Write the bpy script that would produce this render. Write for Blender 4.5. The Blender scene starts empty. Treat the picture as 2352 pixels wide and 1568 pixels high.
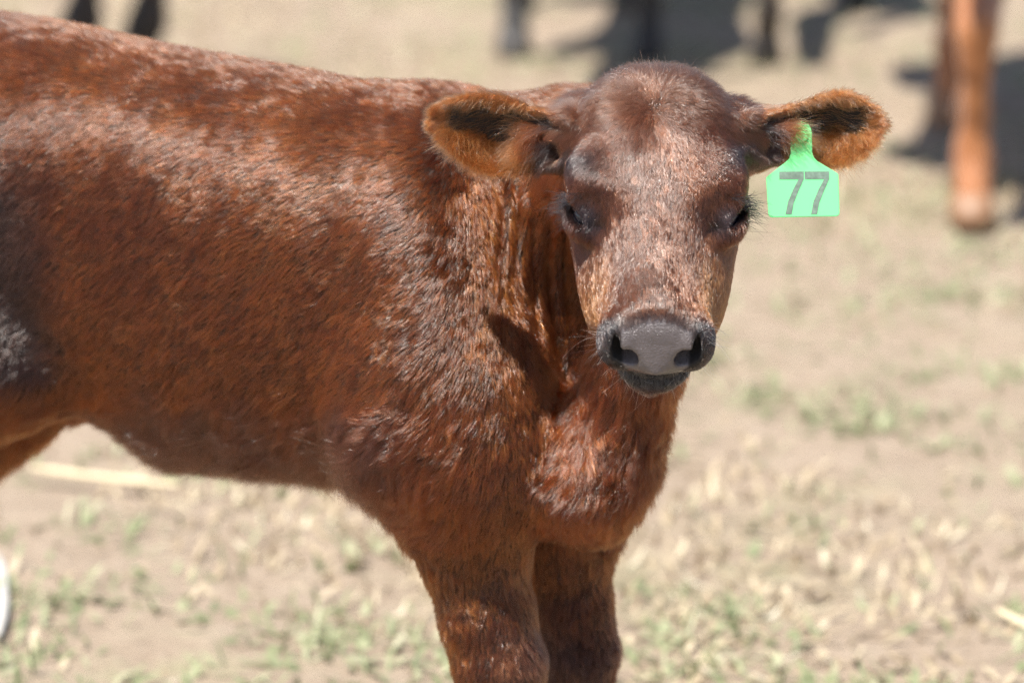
import bpy, math, random, time
import numpy as np
from mathutils import Vector, Matrix
T0 = time.time()
R = math.radians
rng = np.random.default_rng(7)
random.seed(7)
scene = bpy.context.scene
col = scene.collection

# ------------------------------------------------------------------ camera, light, exposure
TH = R(12.0)                    # camera looks down by this
DIST = 4.5                      # metres to the plane the calf's head stands in
FPX = 4518.0                    # focal length in pixels of a 1024 wide frame
C0 = np.array([0.0, DIST * math.cos(TH), 0.66])
CAM_H = 0.66 + DIST * math.sin(TH)
SUN_EL, SUN_AZ = 66.0, 41.0     # elevation; degrees to the left of straight behind the camera

cam_d = bpy.data.cameras.new('camera')
cam = bpy.data.objects.new('camera', cam_d); col.objects.link(cam)
cam.location = (0, 0, CAM_H); cam.rotation_euler = (math.pi / 2 - TH, 0, 0)
cam_d.sensor_width = 36; cam_d.lens = 36 * FPX / 1024
cam_d.clip_start = 0.1; cam_d.clip_end = 2000
cam_d.dof.use_dof = True; cam_d.dof.focus_distance = DIST - 0.10
cam_d.dof.aperture_fstop = (cam_d.lens / 1000) / 0.044
cam_d.dof.aperture_blades = 9
scene.camera = cam

world = bpy.data.worlds.new('World'); scene.world = world; world.use_nodes = True
nt = world.node_tree
bg = nt.nodes['Background']
sky = nt.nodes.new('ShaderNodeTexSky'); sky.sky_type = 'NISHITA'; sky.sun_disc = False
sx = -math.sin(R(SUN_AZ)) * math.cos(R(SUN_EL)); sy = -math.cos(R(SUN_AZ)) * math.cos(R(SUN_EL)); sz = math.sin(R(SUN_EL))
sky.sun_elevation = R(SUN_EL); sky.sun_rotation = math.atan2(sx, sy)
nt.links.new(sky.outputs[0], bg.inputs[0]); bg.inputs[1].default_value = 0.08
sun_d = bpy.data.lights.new('sun', 'SUN'); sun_d.energy = 5.0; sun_d.angle = R(0.53); sun_d.color = (1, 0.965, 0.90)
sun = bpy.data.objects.new('sun', sun_d); col.objects.link(sun)
sun.rotation_euler = Vector((sx, sy, sz)).to_track_quat('Z', 'Y').to_euler()
sun.location = (sx * 30, sy * 30, sz * 30)
scene.view_settings.view_transform = 'Standard'; scene.view_settings.look = 'None'
scene.view_settings.gamma = 1; scene.view_settings.exposure = 0.92
scene.render.engine = 'CYCLES'
scene.cycles.max_bounces = 10; scene.cycles.diffuse_bounces = 4; scene.cycles.glossy_bounces = 5
scene.cycles.transmission_bounces = 8
scene.cycles_curves.shape = 'RIBBONS'
scene.cycles.use_denoising = True; scene.cycles.denoiser = 'OPENIMAGEDENOISE'; scene.cycles.denoising_prefilter = 'NONE'

# ------------------------------------------------------------------ helpers
SPX = 1024 / 2352 * DIST / FPX          # metres per sketch pixel (2352 wide) in the head's plane
def P(X, Y, w=0.0):                     # a point of the calf's own frame: right, up, towards the viewer
    s = SPX * (1 - w / DIST)
    return np.array([(X - 1176) * s, (784 - Y) * s, w])
cT, sT = math.cos(TH), math.sin(TH)
def to_world(p):
    p = np.asarray(p, dtype=np.float64)
    u, v, w = p[..., 0], p[..., 1], p[..., 2]
    return np.stack([u + C0[0], C0[1] + v * sT - w * cT, C0[2] + v * cT + w * sT], -1)
UPW = np.array([0, cT, sT])             # world up in that frame
HORW = np.array([0, -sT, cT])           # level, towards the viewer

def smin(a, b, k):
    h = np.clip(.5 + .5 * (b - a) / k, 0, 1)
    return b * (1 - h) + a * h - k * h * (1 - h)
def smax(a, b, k): return -smin(-a, -b, k)
def sstep(a, b, x):
    t = np.clip((x - a) / (b - a), 0, 1); return t * t * (3 - 2 * t)
def gsm(y, s):
    n = int(3 * s) + 1; k = np.exp(-.5 * (np.arange(-n, n + 1) / s) ** 2); k /= k.sum()
    return np.convolve(np.pad(y, n, mode='edge'), k, 'valid')

def vnoise(p, freq, seed, octs=2):      # smooth noise in about -1..1 from random sine waves
    r = np.random.default_rng(seed); out = 0; amp = 1; tot = 0
    for o in range(octs):
        acc = 0
        for i in range(5):
            d = r.normal(size=3); d /= np.linalg.norm(d)
            acc = acc + np.sin((p @ (d * freq * r.uniform(.6, 1.5))) + r.uniform(0, 6.28))
        out = out + amp * acc / 2.2; tot += amp; amp *= .5; freq *= 2.3
    return out / tot

# signed distance shapes; c = (u, v, w) broadcastable arrays
def ell(c, ctr, r, rot=None):
    d = [c[i] - ctr[i] for i in range(3)]
    if rot is not None: d = [rot[i][0] * d[0] + rot[i][1] * d[1] + rot[i][2] * d[2] for i in range(3)]
    k0 = np.sqrt((d[0] / r[0]) ** 2 + (d[1] / r[1]) ** 2 + (d[2] / r[2]) ** 2)
    k1 = np.sqrt((d[0] / r[0] ** 2) ** 2 + (d[1] / r[1] ** 2) ** 2 + (d[2] / r[2] ** 2) ** 2)
    return k0 * (k0 - 1) / np.maximum(k1, 1e-6)
def rcone(c, a, b, ra, rb):
    ba = b - a; L2 = max(float(ba @ ba), 1e-10)
    d = [c[i] - a[i] for i in range(3)]
    h = np.clip((d[0] * ba[0] + d[1] * ba[1] + d[2] * ba[2]) / L2, 0, 1)
    q = np.sqrt((d[0] - ba[0] * h) ** 2 + (d[1] - ba[1] * h) ** 2 + (d[2] - ba[2] * h) ** 2)
    return q - (ra + (rb - ra) * h)

class Field:
    def __init__(s, U, V, W):
        s.ax = [np.asarray(a, np.float32) for a in (U, V, W)]
        s.F = np.full([len(a) for a in s.ax], 1.0, np.float32)
    def box(s, lo, hi, m):
        sl = []; cs = []
        for i in range(3):
            a = max(0, np.searchsorted(s.ax[i], lo[i] - m) - 1); b = min(len(s.ax[i]), np.searchsorted(s.ax[i], hi[i] + m) + 1)
            sl.append(slice(a, max(a + 1, b))); sh = [1, 1, 1]; sh[i] = -1
            cs.append(s.ax[i][sl[i]].reshape(sh))
        return tuple(sl), cs
    def add(s, fn, lo, hi, k=.02):
        sl, c = s.box(lo, hi, k + .03); s.F[sl] = smin(s.F[sl], fn(c).astype(np.float32), k)
    def sub(s, fn, lo, hi, k=.01):
        sl, c = s.box(lo, hi, k + .03); s.F[sl] = smax(s.F[sl], -fn(c).astype(np.float32), k)
    def bend(s, fn, lo, hi):
        sl, c = s.box(lo, hi, 0); s.F[sl] = s.F[sl] + fn(c).astype(np.float32)
    def ell(s, ctr, r, k=.03, rot=None):
        m = np.full(3, max(r)); s.add(lambda c: ell(c, ctr, r, rot), ctr - m, ctr + m, k)
    def cone(s, a, b, ra, rb, k=.03):
        m = max(ra, rb); s.add(lambda c: rcone(c, a, b, ra, rb), np.minimum(a, b) - m, np.maximum(a, b) + m, k)
    def mesh(s):                        # surface nets
        F = s.F; ins = F < 0
        nx, ny, nz = F.shape
        cnt = np.zeros((nx - 1, ny - 1, nz - 1), np.int8)
        for i in (0, 1):
            for j in (0, 1):
                for k in (0, 1): cnt += ins[i:nx - 1 + i, j:ny - 1 + j, k:nz - 1 + k]
        act = (cnt > 0) & (cnt < 8)
        I, J, K = np.nonzero(act)
        idx = np.full(cnt.shape, -1, np.int32); idx[I, J, K] = np.arange(len(I))
        acc = np.zeros((len(I), 3)); n = np.zeros(len(I))
        X = [[s.ax[0][I], s.ax[0][I + 1]], [s.ax[1][J], s.ax[1][J + 1]], [s.ax[2][K], s.ax[2][K + 1]]]
        cv = {(a, b, c): F[I + a, J + b, K + c] for a in (0, 1) for b in (0, 1) for c in (0, 1)}
        for ax in range(3):
            for p in (0, 1):
                for q in (0, 1):
                    a = [p, q]; a.insert(ax, 0); b = [p, q]; b.insert(ax, 1)
                    fa, fb = cv[tuple(a)], cv[tuple(b)]
                    m = (fa < 0) != (fb < 0)
                    t = np.where(m, fa / np.where(m, fa - fb, 1), 0)
                    pos = np.stack([X[d][a[d]] + (X[d][b[d]] - X[d][a[d]]) * (t if d == ax else 0) for d in range(3)], -1)
                    acc[m] += pos[m]; n[m] += 1
        verts = acc / n[:, None]
        quads = []
        for ax in range(3):
            sl0 = [slice(1, -1)] * 3; sl1 = [slice(1, -1)] * 3
            sl0[ax] = slice(0, -1); sl1[ax] = slice(1, None)
            a, b = ins[tuple(sl0)], ins[tuple(sl1)]
            for sign in (0, 1):
                m = (a & ~b) if sign == 0 else (~a & b)
                e = list(np.nonzero(m))
                for d in range(3):
                    if d != ax: e[d] = e[d] + 1
                o = [d for d in range(3) if d != ax]
                def cell(p, q):
                    g = list(e); g[o[0]] = g[o[0]] - p; g[o[1]] = g[o[1]] - q
                    return idx[g[0], g[1], g[2]]
                Q = np.stack([cell(1, 1), cell(0, 1), cell(0, 0), cell(1, 0)], -1)
                flip = (sign == 1) ^ (ax == 1)
                quads.append(Q[:, ::-1] if flip else Q)
        return verts, np.concatenate(quads)

def smooth_verts(v, q, it, lam=.5, mask=None):
    e = np.concatenate([q[:, [0, 1]], q[:, [1, 2]], q[:, [2, 3]], q[:, [3, 0]]])
    deg = np.bincount(e[:, 0], minlength=len(v)) + np.bincount(e[:, 1], minlength=len(v))
    for _ in range(it):
        for l in (lam, -lam * 1.04):
            s = np.stack([np.bincount(e[:, 0], v[e[:, 1], d], len(v)) + np.bincount(e[:, 1], v[e[:, 0], d], len(v)) for d in range(3)], -1)
            s /= np.maximum(deg, 1)[:, None]
            d = (s - v) * l
            if mask is not None: d *= mask[:, None]
            v = v + d
    return v
def vnormals(v, q):
    n = np.cross(v[q[:, 2]] - v[q[:, 0]], v[q[:, 3]] - v[q[:, 1]])
    out = np.zeros_like(v)
    for c in range(4):
        for d in range(3): out[:, d] += np.bincount(q[:, c], n[:, d], len(v))
    return out / np.maximum(np.linalg.norm(out, axis=1), 1e-9)[:, None]
def norm(a): return a / np.maximum(np.linalg.norm(a, axis=-1, keepdims=True), 1e-9)

def mesh_obj(name, v, f, mat=None, parent=None, smooth=True, loc=None):
    me = bpy.data.meshes.new(name)
    v = np.asarray(v, np.float64)
    if isinstance(f, np.ndarray):
        k = f.shape[1]
        me.vertices.add(len(v)); me.vertices.foreach_set('co', v.astype(np.float32).ravel())
        me.loops.add(f.size); me.loops.foreach_set('vertex_index', f.astype(np.int32).ravel())
        me.polygons.add(len(f)); me.polygons.foreach_set('loop_start', np.arange(0, f.size, k, dtype=np.int32))
        me.update(calc_edges=True)
    else:
        me.from_pydata([tuple(p) for p in v], [], f); me.update()
    if smooth: me.polygons.foreach_set('use_smooth', np.ones(len(me.polygons), bool))
    if mat: me.materials.append(mat)
    o = bpy.data.objects.new(name, me); col.objects.link(o)
    if parent: o.parent = parent
    if loc is not None: o.location = loc
    return o
def vcol(o, name, c):
    a = o.data.attributes.new(name, 'FLOAT_COLOR', 'POINT')
    c = np.asarray(c, np.float32)
    if c.shape[1] == 3: c = np.concatenate([c, np.ones((len(c), 1), np.float32)], 1)
    a.data.foreach_set('color', c.ravel())
def curves_obj(name, pts, rad, colr, mat, parent):
    n, k = pts.shape[:2]
    h = bpy.data.hair_curves.new(name); h.add_curves([k] * n)
    h.attributes['position'].data.foreach_set('vector', pts.astype(np.float32).ravel()) if 'position' in h.attributes else h.position_data.foreach_set('vector', pts.astype(np.float32).ravel())
    a = h.attributes.new('radius', 'FLOAT', 'POINT'); a.data.foreach_set('value', rad.astype(np.float32).ravel())
    a = h.attributes.new('tint', 'FLOAT_COLOR', 'CURVE')
    a.data.foreach_set('color', np.concatenate([colr, np.ones((n, 1))], 1).astype(np.float32).ravel())
    h.materials.append(mat)
    o = bpy.data.objects.new(name, h); col.objects.link(o); o.parent = parent
    return o
def empty(name, loc, label, cat, group=None):
    o = bpy.data.objects.new(name, None); col.objects.link(o); o.location = loc
    o['label'] = label; o['category'] = cat
    if group: o['group'] = group
    return o
class N:                                # small node helper
    def __init__(s, name):
        s.m = bpy.data.materials.new(name); s.m.use_nodes = True; s.t = s.m.node_tree
        s.b = s.t.nodes['Principled BSDF']; s.out = s.t.nodes['Material Output']
    def n(s, typ, ins=None, **kw):
        x = s.t.nodes.new('ShaderNode' + typ)
        for k, v in kw.items(): setattr(x, k, v)
        for k, v in (ins or {}).items():
            if isinstance(v, bpy.types.NodeSocket): s.t.links.new(v, x.inputs[k])
            else: x.inputs[k].default_value = v
        return x
    def l(s, a, b): s.t.links.new(a, b)
    def noise(s, scale, detail=4, rough=.6, vec=None):
        x = s.n('TexNoise', {'Scale': scale, 'Detail': detail, 'Roughness': rough})
        if vec: s.l(vec, x.inputs['Vector'])
        return x.outputs[0]
    def ramp(s, fac, stops):
        x = s.n('ValToRGB'); s.l(fac, x.inputs[0]); e = x.color_ramp.elements
        while len(e) < len(stops): e.new(.5)
        for el, (p, c) in zip(e, stops): el.position = p; el.color = (*c, 1) if len(c) == 3 else c
        return x.outputs[0]
    def mix(s, f, a, b):
        x = s.n('MixRGB'); 
        for i, v in enumerate((f, a, b)):
            if isinstance(v, bpy.types.NodeSocket): s.l(v, x.inputs[i])
            else: x.inputs[i].default_value = v if i == 0 else (*v, 1)
        return x.outputs[0]

# ------------------------------------------------------------------ materials
KK = .56
def hair_mat(name, rough=.27, rrough=.3, coat=0.56):
    k = N(name); k.t.nodes.remove(k.b)
    at = k.n('Attribute', attribute_name='tint', attribute_type='GEOMETRY')
    h = k.n('BsdfHairPrincipled', {'Roughness': rough, 'Radial Roughness': rrough, 'IOR': 1.61, 'Offset': R(0.5), 'Random Roughness': .5},
            model='CHIANG', parametrization='COLOR')
    k.l(at.outputs['Color'], h.inputs['Color']); h.inputs['Coat'].default_value = coat
    k.l(h.outputs[0], k.out.inputs[0])
    return k.m
M_COAT = hair_mat('calf_coat_hair')
k = N('calf_skin')
at = k.n('Attribute', attribute_name='skin'); k.l(at.outputs['Color'], k.b.inputs['Base Color'])
ro = k.n('Attribute', attribute_name='gloss'); k.l(ro.outputs['Fac'], k.b.inputs['Roughness'])
tc = k.n('TexCoord')
vo = k.n('TexVoronoi', {'Scale': 330.0}, feature='DISTANCE_TO_EDGE'); k.l(tc.outputs['Object'], vo.inputs['Vector'])
nz = k.noise(900, 3, .6, tc.outputs['Object'])
ad = k.n('Math', {0: vo.outputs[0], 1: nz}, operation='ADD')
bp = k.n('Bump', {'Strength': .7, 'Distance': .0022, 'Height': ad.outputs[0]}); k.l(bp.outputs[0], k.b.inputs['Normal'])
cwt = k.n('MapRange', {'Value': ro.outputs['Fac'], 'From Min': .2, 'From Max': .45, 'To Min': .7, 'To Max': 0.0}); k.l(cwt.outputs[0], k.b.inputs['Coat Weight']); k.b.inputs['Coat Roughness'].default_value = .14
tv = k.noise(120, 5, .65, tc.outputs['Object'])
tm = k.n('MixRGB', {0: .55, 1: at.outputs['Color'], 2: k.ramp(tv, [(.3, (.45, .42, .42)), (.7, (1, 1, 1))])}, blend_type='MULTIPLY'); k.l(tm.outputs[0], k.b.inputs['Base Color'])
M_SKIN = k.m
k = N('wet_eye'); k.b.inputs['Base Color'].default_value = (.006, .006, .012, 1); k.b.inputs['Roughness'].default_value = .04
k.b.inputs['Coat Weight'].default_value = 1.0; M_EYE = k.m

# ------------------------------------------------------------------ the calf
calf_base = to_world(P(1150, 1500, -.2)); calf_base[2] = 0.0
calf = empty('calf', calf_base, 'glossy chestnut calf in front, facing out, with a green tag in one ear', 'calf')
def cw(p): return to_world(p) - calf_base

PHI = R(27)
FWD = np.array([math.cos(PHI), 0, 0]) + math.sin(PHI) * HORW        # the way the calf's body points
FAR = np.array([math.sin(PHI), 0, 0]) - math.cos(PHI) * HORW        # across to its far side
def trunk_tables():
    st = np.array([  # X, top, bottom, near surface w, half depth
        (-640, 300, 420, -.44, .03), (-625, 200, 500, -.42, .07), (-580, 110, 620, -.39, .11), (-480, 50, 760, -.37, .14), (-300, 22, 830, -.345, .16),
        (-150, 22, 860, -.315, .165), (0, 40, 880, -.285, .165), (120, 57, 905, -.265, .165), (250, 82, 965, -.235, .17),
        (380, 115, 1040, -.195, .18), (500, 135, 1053, -.165, .185), (700, 172, 1068, -.115, .18), (850, 198, 1090, -.09, .17),
        (1000, 214, 1105, -.078, .155), (1090, 240, 1125, -.105, .14), (1160, 330, 1135, -.185, .11), (1230, 470, 1130, -.24, .08),
        (1320, 600, 1090, -.215, .05), (1360, 740, 1000, -.225, .025)], float)
    Xs = np.linspace(-640, 1360, 500); out = []
    for i in range(1, 5): out.append(gsm(np.interp(Xs, st[:, 0], st[:, i]), 7))
    top, bot, ws, hb = out
    wc = ws - hb
    s = SPX * (1 - wc / DIST)
    u = (Xs - 1176) * s
    cv = (784 - (top + bot) / 2) * s; av = (bot - top) / 2 * s
    # the section leans with the vertical: reach of a tilted ellipse in v
    a = np.sqrt(np.maximum(av ** 2 - (hb * sT) ** 2, (av * .5) ** 2)) / cT
    return u, cv, wc, a, hb
TU, TCV, TWC, TA, TB = trunk_tables()
def f_trunk(c):
    u, v, w = c
    uc = np.clip(u, TU[0], TU[-1])
    cv, wc, a, b = (np.interp(uc, TU, t) for t in (TCV, TWC, TA, TB))
    dv, dw = v - cv, w - wc
    y = dv * cT + dw * sT; z = -dv * sT + dw * cT
    n = 2.35
    k0 = (np.abs(y / a) ** n + np.abs(z / b) ** n + 1e-9) ** (1 / n)
    f = (k0 - 1) * np.minimum(a, b) * .95
    return f + np.abs(u - uc)
# head frame
HO = P(1509, 161, .070); AL = R(33); RO = R(-1.0); HT_S, HN_S, HS = .886, 1.22, .968
hx = np.array([math.cos(RO), math.sin(RO), 0]); _dn = np.array([math.sin(RO), -math.cos(RO), 0])
ha = _dn * math.cos(AL) + np.array([0, 0, math.sin(AL)])
hn = np.cross(ha, hx); hn = hn if hn[2] > 0 else -hn
def hl(c):
    d = [c[i] - HO[i] for i in range(3)]
    x, t, n = (d[0] * e[0] + d[1] * e[1] + d[2] * e[2] for e in (hx, ha, hn))
    return x / HS, t / HT_S / HS, n / HN_S / HS
def hp(x, t, n): return HO + (x * hx + t * HT_S * ha + n * HN_S * hn) * HS
HST = np.array([  # t, half width, top, bottom, bridge narrowing
    (-.022, .012, -.035, -.055, 0), (-.012, .036, -.022, -.075, 0), (0, .046, -.010, -.09, .0), (.025, .063, .004, -.105, .0), (.05, .077, .0105, -.115, .0), (.08, .086, .011, -.122, .0),
    (.12, .086, .0095, -.13, .0), (.16, .084, .0055, -.135, .10), (.20, .0745, .001, -.135, .36), (.235, .065, -.001, -.128, .44),
    (.265, .0585, -.003, -.114, .42), (.295, .055, -.004, -.10, .28), (.32, .054, -.006, -.088, .1), (.338, .0525, -.013, -.082, .05), (.349, .048, -.022, -.074, 0),
    (.355, .034, -.033, -.062, 0)], float)
_t = np.linspace(HST[0, 0], HST[-1, 0], 300)
HT = [gsm(np.interp(_t, HST[:, 0], HST[:, i]), 4) for i in range(1, 5)]
def f_skull(c):
    x, t, n = hl(c)
    tc_ = np.clip(t, _t[0], _t[-1])
    Wd, tp, bt, nr = (np.interp(tc_, _t, h) for h in HT)
    a = (tp - bt) / 2; y = (n - (tp + bt) / 2) / a
    We = Wd * (1 - nr * np.clip(y, 0, 1) ** 1.5 - .30 * np.clip(-y, 0, 1) ** 2)
    p = 2.5
    k0 = (np.abs(x / We) ** p + np.abs(y) ** p + 1e-9) ** (1 / p)
    return (k0 - 1) * np.minimum(We, a) * .95 + np.abs(t - tc_)
def hbox(x0, x1, t0, t1, n0, n1):
    q = np.array([hp(x, t, n) for x in (x0, x1) for t in (t0, t1) for n in (n0, n1)])
    return q.min(0), q.max(0)
HROT = [hx, ha, hn]
EYES = []; EYB = []
for s in (-1, 1):
    ez = norm(hx * s * .80 + hn * .60); el_ = norm(ha * .85 - hx * s * .42); el_ = norm(el_ - ez * (el_ @ ez)); EYB.append(np.array([el_, np.cross(ez, el_), ez]))
    EYES.append((s, hp(s * .0735, .172, -.031) - ez * .0075))
# ears: outline over X, cupped towards the viewer
EAR = {-1: dict(X=[985, 992, 1008, 1035, 1080, 1120, 1160, 1200, 1240, 1280, 1320], top=[272, 250, 231, 216, 203, 201, 205, 217, 234, 254, 272],
                bot=[284, 302, 322, 347, 382, 404, 410, 405, 394, 376, 352], w=.060),
       1: dict(X=[1705, 1740, 1780, 1830, 1880, 1930, 1980, 2005, 2022, 2030, 2036], top=[278, 264, 243, 217, 201, 198, 214, 233, 250, 264, 280],
               bot=[338, 356, 366, 378, 392, 390, 360, 335, 312, 300, 288], w=.060)}
for s, e in EAR.items():
    sc = SPX * (1 - e['w'] / DIST)
    Xs = np.linspace(e['X'][0], e['X'][-1], 200)
    e['u'] = (Xs - 1176) * sc
    e['vt'] = gsm((784 - np.interp(Xs, e['X'], e['top'])) * sc, 3); e['vb'] = gsm((784 - np.interp(Xs, e['X'], e['bot'])) * sc, 3)
    e['l'] = (Xs - Xs[0]) / (Xs[-1] - Xs[0]) if s > 0 else 1 - (Xs - Xs[0]) / (Xs[-1] - Xs[0])   # 0 base, 1 tip
def ear_lsd(c, s):
    e = EAR[s]; u, v, w = c
    uc = np.clip(u, e['u'][0], e['u'][-1])
    vt, vb, l = (np.interp(uc, e['u'], e[k_]) for k_ in ('vt', 'vb', 'l'))
    m = (vt + vb) / 2; hf = (vt - vb) / 2
    sv = (v - m) / hf
    cup = .038 * sstep(1.05, .35, l)
    ss = np.clip(sv + .12, -1.15, 1.15)
    d0 = e['w'] - cup * (1 - np.abs(ss) ** 2.2) - .012 * l + .005 * sstep(.35, 1.0, sv) * sstep(0.98, .6, l) - .004 * sstep(.1, -.9, sv) * sstep(1.0, .6, l)
    return uc, hf, sv, l, d0
def f_ear(c, s):
    u, v, w = c
    uc, hf, sv, l, d0 = ear_lsd(c, s)
    th = .0048 + .003 * (1 - l)
    slope = 2.2 * (.038 * sstep(1.05, .35, l)) / hf * np.abs(sv)
    f1 = (np.abs(w - d0) - th) / np.sqrt(1 + np.minimum(slope, 3) ** 2)
    f2 = (np.abs(sv) - 1) * hf * .9
    return smax(smax(f1, f2, .006), np.abs(u - uc) - 1e-4, .004)

LEGS = []
def leg_chain(pts): LEGS.append(pts)
def down(p, h): return p - UPW * h
# near foreleg, far foreleg (joints with radii)
def zof(p): return to_world(p)[2]
nk = P(1148, 1530, -.190)
near = [(P(1050, 860, -.155), .085), (P(1075, 1130, -.175), .068), (P(1092, 1270, -.180), .051), (P(1118, 1410, -.185), .045), (nk, .0435)]
fk = P(1318, 1500, -.335)
far = [(P(1270, 900, -.27), .08), (P(1268, 1140, -.305), .066), (P(1280, 1260, -.315), .052), (P(1300, 1390, -.325), .044), (fk, .0425)]
for ch in (near, far):
    kz = zof(ch[-1][0])
    k_ = ch[-1][0]
    ch += [(down(k_, .045), .034), (down(k_, .09), .026), (down(k_, kz - .105), .0255), (down(k_, kz - .085) + FWD * .005, .031), (down(k_, kz - .05) + FWD * .02, .027), (down(k_, kz - .028) + FWD * .03, .031)]
    leg_chain(ch)
def hind(off):
    sf = P(-60, 800, -.40) + off; hk = P(-395, 1130, -.52) + off
    kz = zof(hk)
    ch = [(P(-240, 420, -.43) + off * .8, .12), (sf, .085), (sf * .45 + hk * .55, .052), (hk, .036), (down(hk, .06), .029), (down(hk, kz - .11), .026),
          (down(hk, kz - .088) + FWD * .008, .031), (down(hk, kz - .05) + FWD * .022, .027), (down(hk, kz - .028) + FWD * .032, .031)]
    leg_chain(ch); return ch
H1 = hind(np.zeros(3)); H2 = hind(FAR * .19 + FWD * .035)

def axis_grid(lo, hi, dense, fine, coarse):
    a = [lo]
    while a[-1] < hi:
        x = a[-1]; d = max(dense[0] - x, x - dense[1], 0)
        a.append(x + min(coarse, fine + d * .12))
    return np.array(a)
def build_body():
    fd = Field(axis_grid(-.90, .42, (-.09, .385), .0021, .0075), axis_grid(-.72, .42, (-.06, .29), .0021, .0075), axis_grid(-.80, .32, (-.01, .27), .0021, .0075))
    fd.add(f_trunk, np.array([TU[0] - .02, -.25, -.80]), np.array([TU[-1] + .02, .36, .05]), .03)
    for ch in LEGS:
        for (a, ra), (b, rb) in zip(ch, ch[1:]): fd.cone(a, b, ra, rb, .05 if ra > .06 else .018)
    # shoulder, breast, thigh masses
    fd.ell(P(1010, 700, -.150), (.085, .17, .088), .06)
    fd.ell(P(930, 930, -.150), (.07, .09, .075), .05)
    fd.ell(P(1115, 990, -.140), (.065, .10, .075), .05)
    fd.ell(P(1235, 1030, -.160), (.050, .055, .055), .03)
    fd.ell(P(1355, 1085, -.155), (.052, .070, .075), .03)
    fd.ell(P(1300, 1140, -.145), (.055, .034, .07), .03)
    fd.ell(P(-140, 560, -.415), (.125, .165, .10), .05)
    fd.ell(P(-140, 560, -.415) + FAR * .19, (.125, .165, .10), .05)
    fd.cone(P(-30, 830, -.37), P(110, 850, -.37), .03, .03, .05)      # flank fold
    # neck
    fd.cone(P(1080, 540, -.275), P(1320, 470, -.300), .140, .112, .06)
    fd.cone(P(1320, 470, -.300), P(1490, 390, -.060), .112, .085, .05)
    fd.cone(P(1405, 1040, -.130), P(1468, 800, -.085), .047, .043, .034)
    fd.cone(P(1468, 800, -.085), P(1495, 540, -.045), .043, .07, .03)
    fd.cone(P(1290, 900, -.275), P(1440, 600, -.19), .07, .07, .04)
    # tail
    tl = [P(-610, 150, -.50), P(-660, 260, -.52), P(-680, 480, -.53), P(-675, 800, -.53)]
    for a, b, ra, rb in zip(tl, tl[1:], (.028, .022, .016), (.022, .016, .012)): fd.cone(a, b, ra, rb, .02)
    # skin folds on the bent neck
    def folds(c):
        u, v, w = c
        X = u / SPX + 1176; Y = 784 - v / SPX
        ph = (X - 1172 + 10 * np.sin(Y * .011) + 16 * np.sin(Y * .004 + 1)) / 41
        m = sstep(1110, 1180, X) * sstep(1345, 1300, X) * sstep(390, 470, Y) * sstep(860, 700, Y)
        return m * .0022 * np.sin(ph * 2 * np.pi + .9 * np.sin(Y * .013 + X * .01)) * (1 + .7 * np.sin(X * .031 + Y * .008))
    fd.bend(folds, P(1090, 900, -.2), P(1360, 380, .05))
    # head
    lo, hi = hbox(-.1, .1, -.03, .37, -.14, .03)
    fd.add(f_skull, lo, hi, .022)
    for s in (-1, 1):
        fd.ell(hp(s * .066, .140, -.016), (.022, .036, .016), .02, HROT)       # brow
        fd.ell(hp(s * .067, .172, -.032), (.023, .030, .024), .012, HROT)      # orbit
        fd.ell(hp(s * .049, .215, -.085), (.022, .06, .04), .025, HROT)        # cheek and jaw
        cc3 = hp(s * .071, .232, -.008)
        fd.sub(lambda c: ell(c, cc3, (.018, .055, .016), HROT), cc3 - .06, cc3 + .06, .022)
        fd.ell(hp(s * .037, .330, -.042), (.019, .026, .028), .010, HROT)      # wing of the nose
        fd.cone(hp(s * .070, .045, -.055), P(1240, 318, .023) if s < 0 else P(1785, 308, .023), .036, .026, .022)
    fd.ell(hp(0, .322, -.086), (.036, .030, .014), .006, HROT)                 # chin
    fd.cone(hp(0, .30, -.085), hp(0, .16, -.115), .026, .04, .02)
    for s in (-1, 1):
        e = EAR[s]; lo = np.array([e['u'][0] - .01, e['vb'].min() - .01, -.05]); hi = np.array([e['u'][-1] + .01, e['vt'].max() + .01, .10])
        fd.add(lambda c, s=s: f_ear(c, s), lo, hi, .016)
        # hollow running from the cup into the ear root
        a, b = (P(1185, 318, .063), P(1280, 348, .057)) if s < 0 else (P(1860, 302, .063), P(1765, 338, .057))
        fd.sub(lambda c: rcone(c, a, b, .020, .009), np.minimum(a, b) - .03, np.maximum(a, b) + .03, .008)
    # eye openings, nostrils, mouth
    for s, ec in EYES:
        r1 = EYB[0 if s < 0 else 1]
        cc = ec + r1[2] * .016
        fd.sub(lambda c: ell(c, cc, (.0185, .0056, .020), r1), cc - .035, cc + .035, .003)
        # groove below the inner corner
        cc2 = hp(s * .060, .213, -.022)
        fd.sub(lambda c: ell(c, cc2, (.010, .018, .006), HROT), cc2 - .03, cc2 + .03, .010)
        nc = hp(s * .0285, .352, -.0385)
        ang = s * .55
        r2 = np.array([math.cos(ang) * hx + math.sin(ang) * hn, ha, -math.sin(ang) * hx + math.cos(ang) * hn])
        fd.sub(lambda c: ell(c, nc, (.0115, .024, .0085), r2), nc - .03, nc + .03, .004)
        nd = hp(s * .040, .348, -.030)
        fd.sub(lambda c: ell(c, nd, (.004, .014, .012), HROT), nd - .03, nd + .03, .004)
    def mouth(c):
        x, t, n = hl(c); x = np.abs(x)
        return np.sqrt(((n + .0725 - 6 * x * x) / .0022) ** 2 + (np.maximum(.30 - t, 0) / .02) ** 2) * .0022 - .0022 + np.maximum(x - .05, 0)
    lo, hi = hbox(-.05, .05, .28, .37, -.09, -.05)
    fd.sub(mouth, lo, hi, .003)
    v, q = fd.mesh()
    # keep the one large piece
    m = np.ones(len(v))
    v = smooth_verts(v, q, 3)
    return v, q
bv, bq = build_body()
bn = vnormals(bv, bq)
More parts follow.
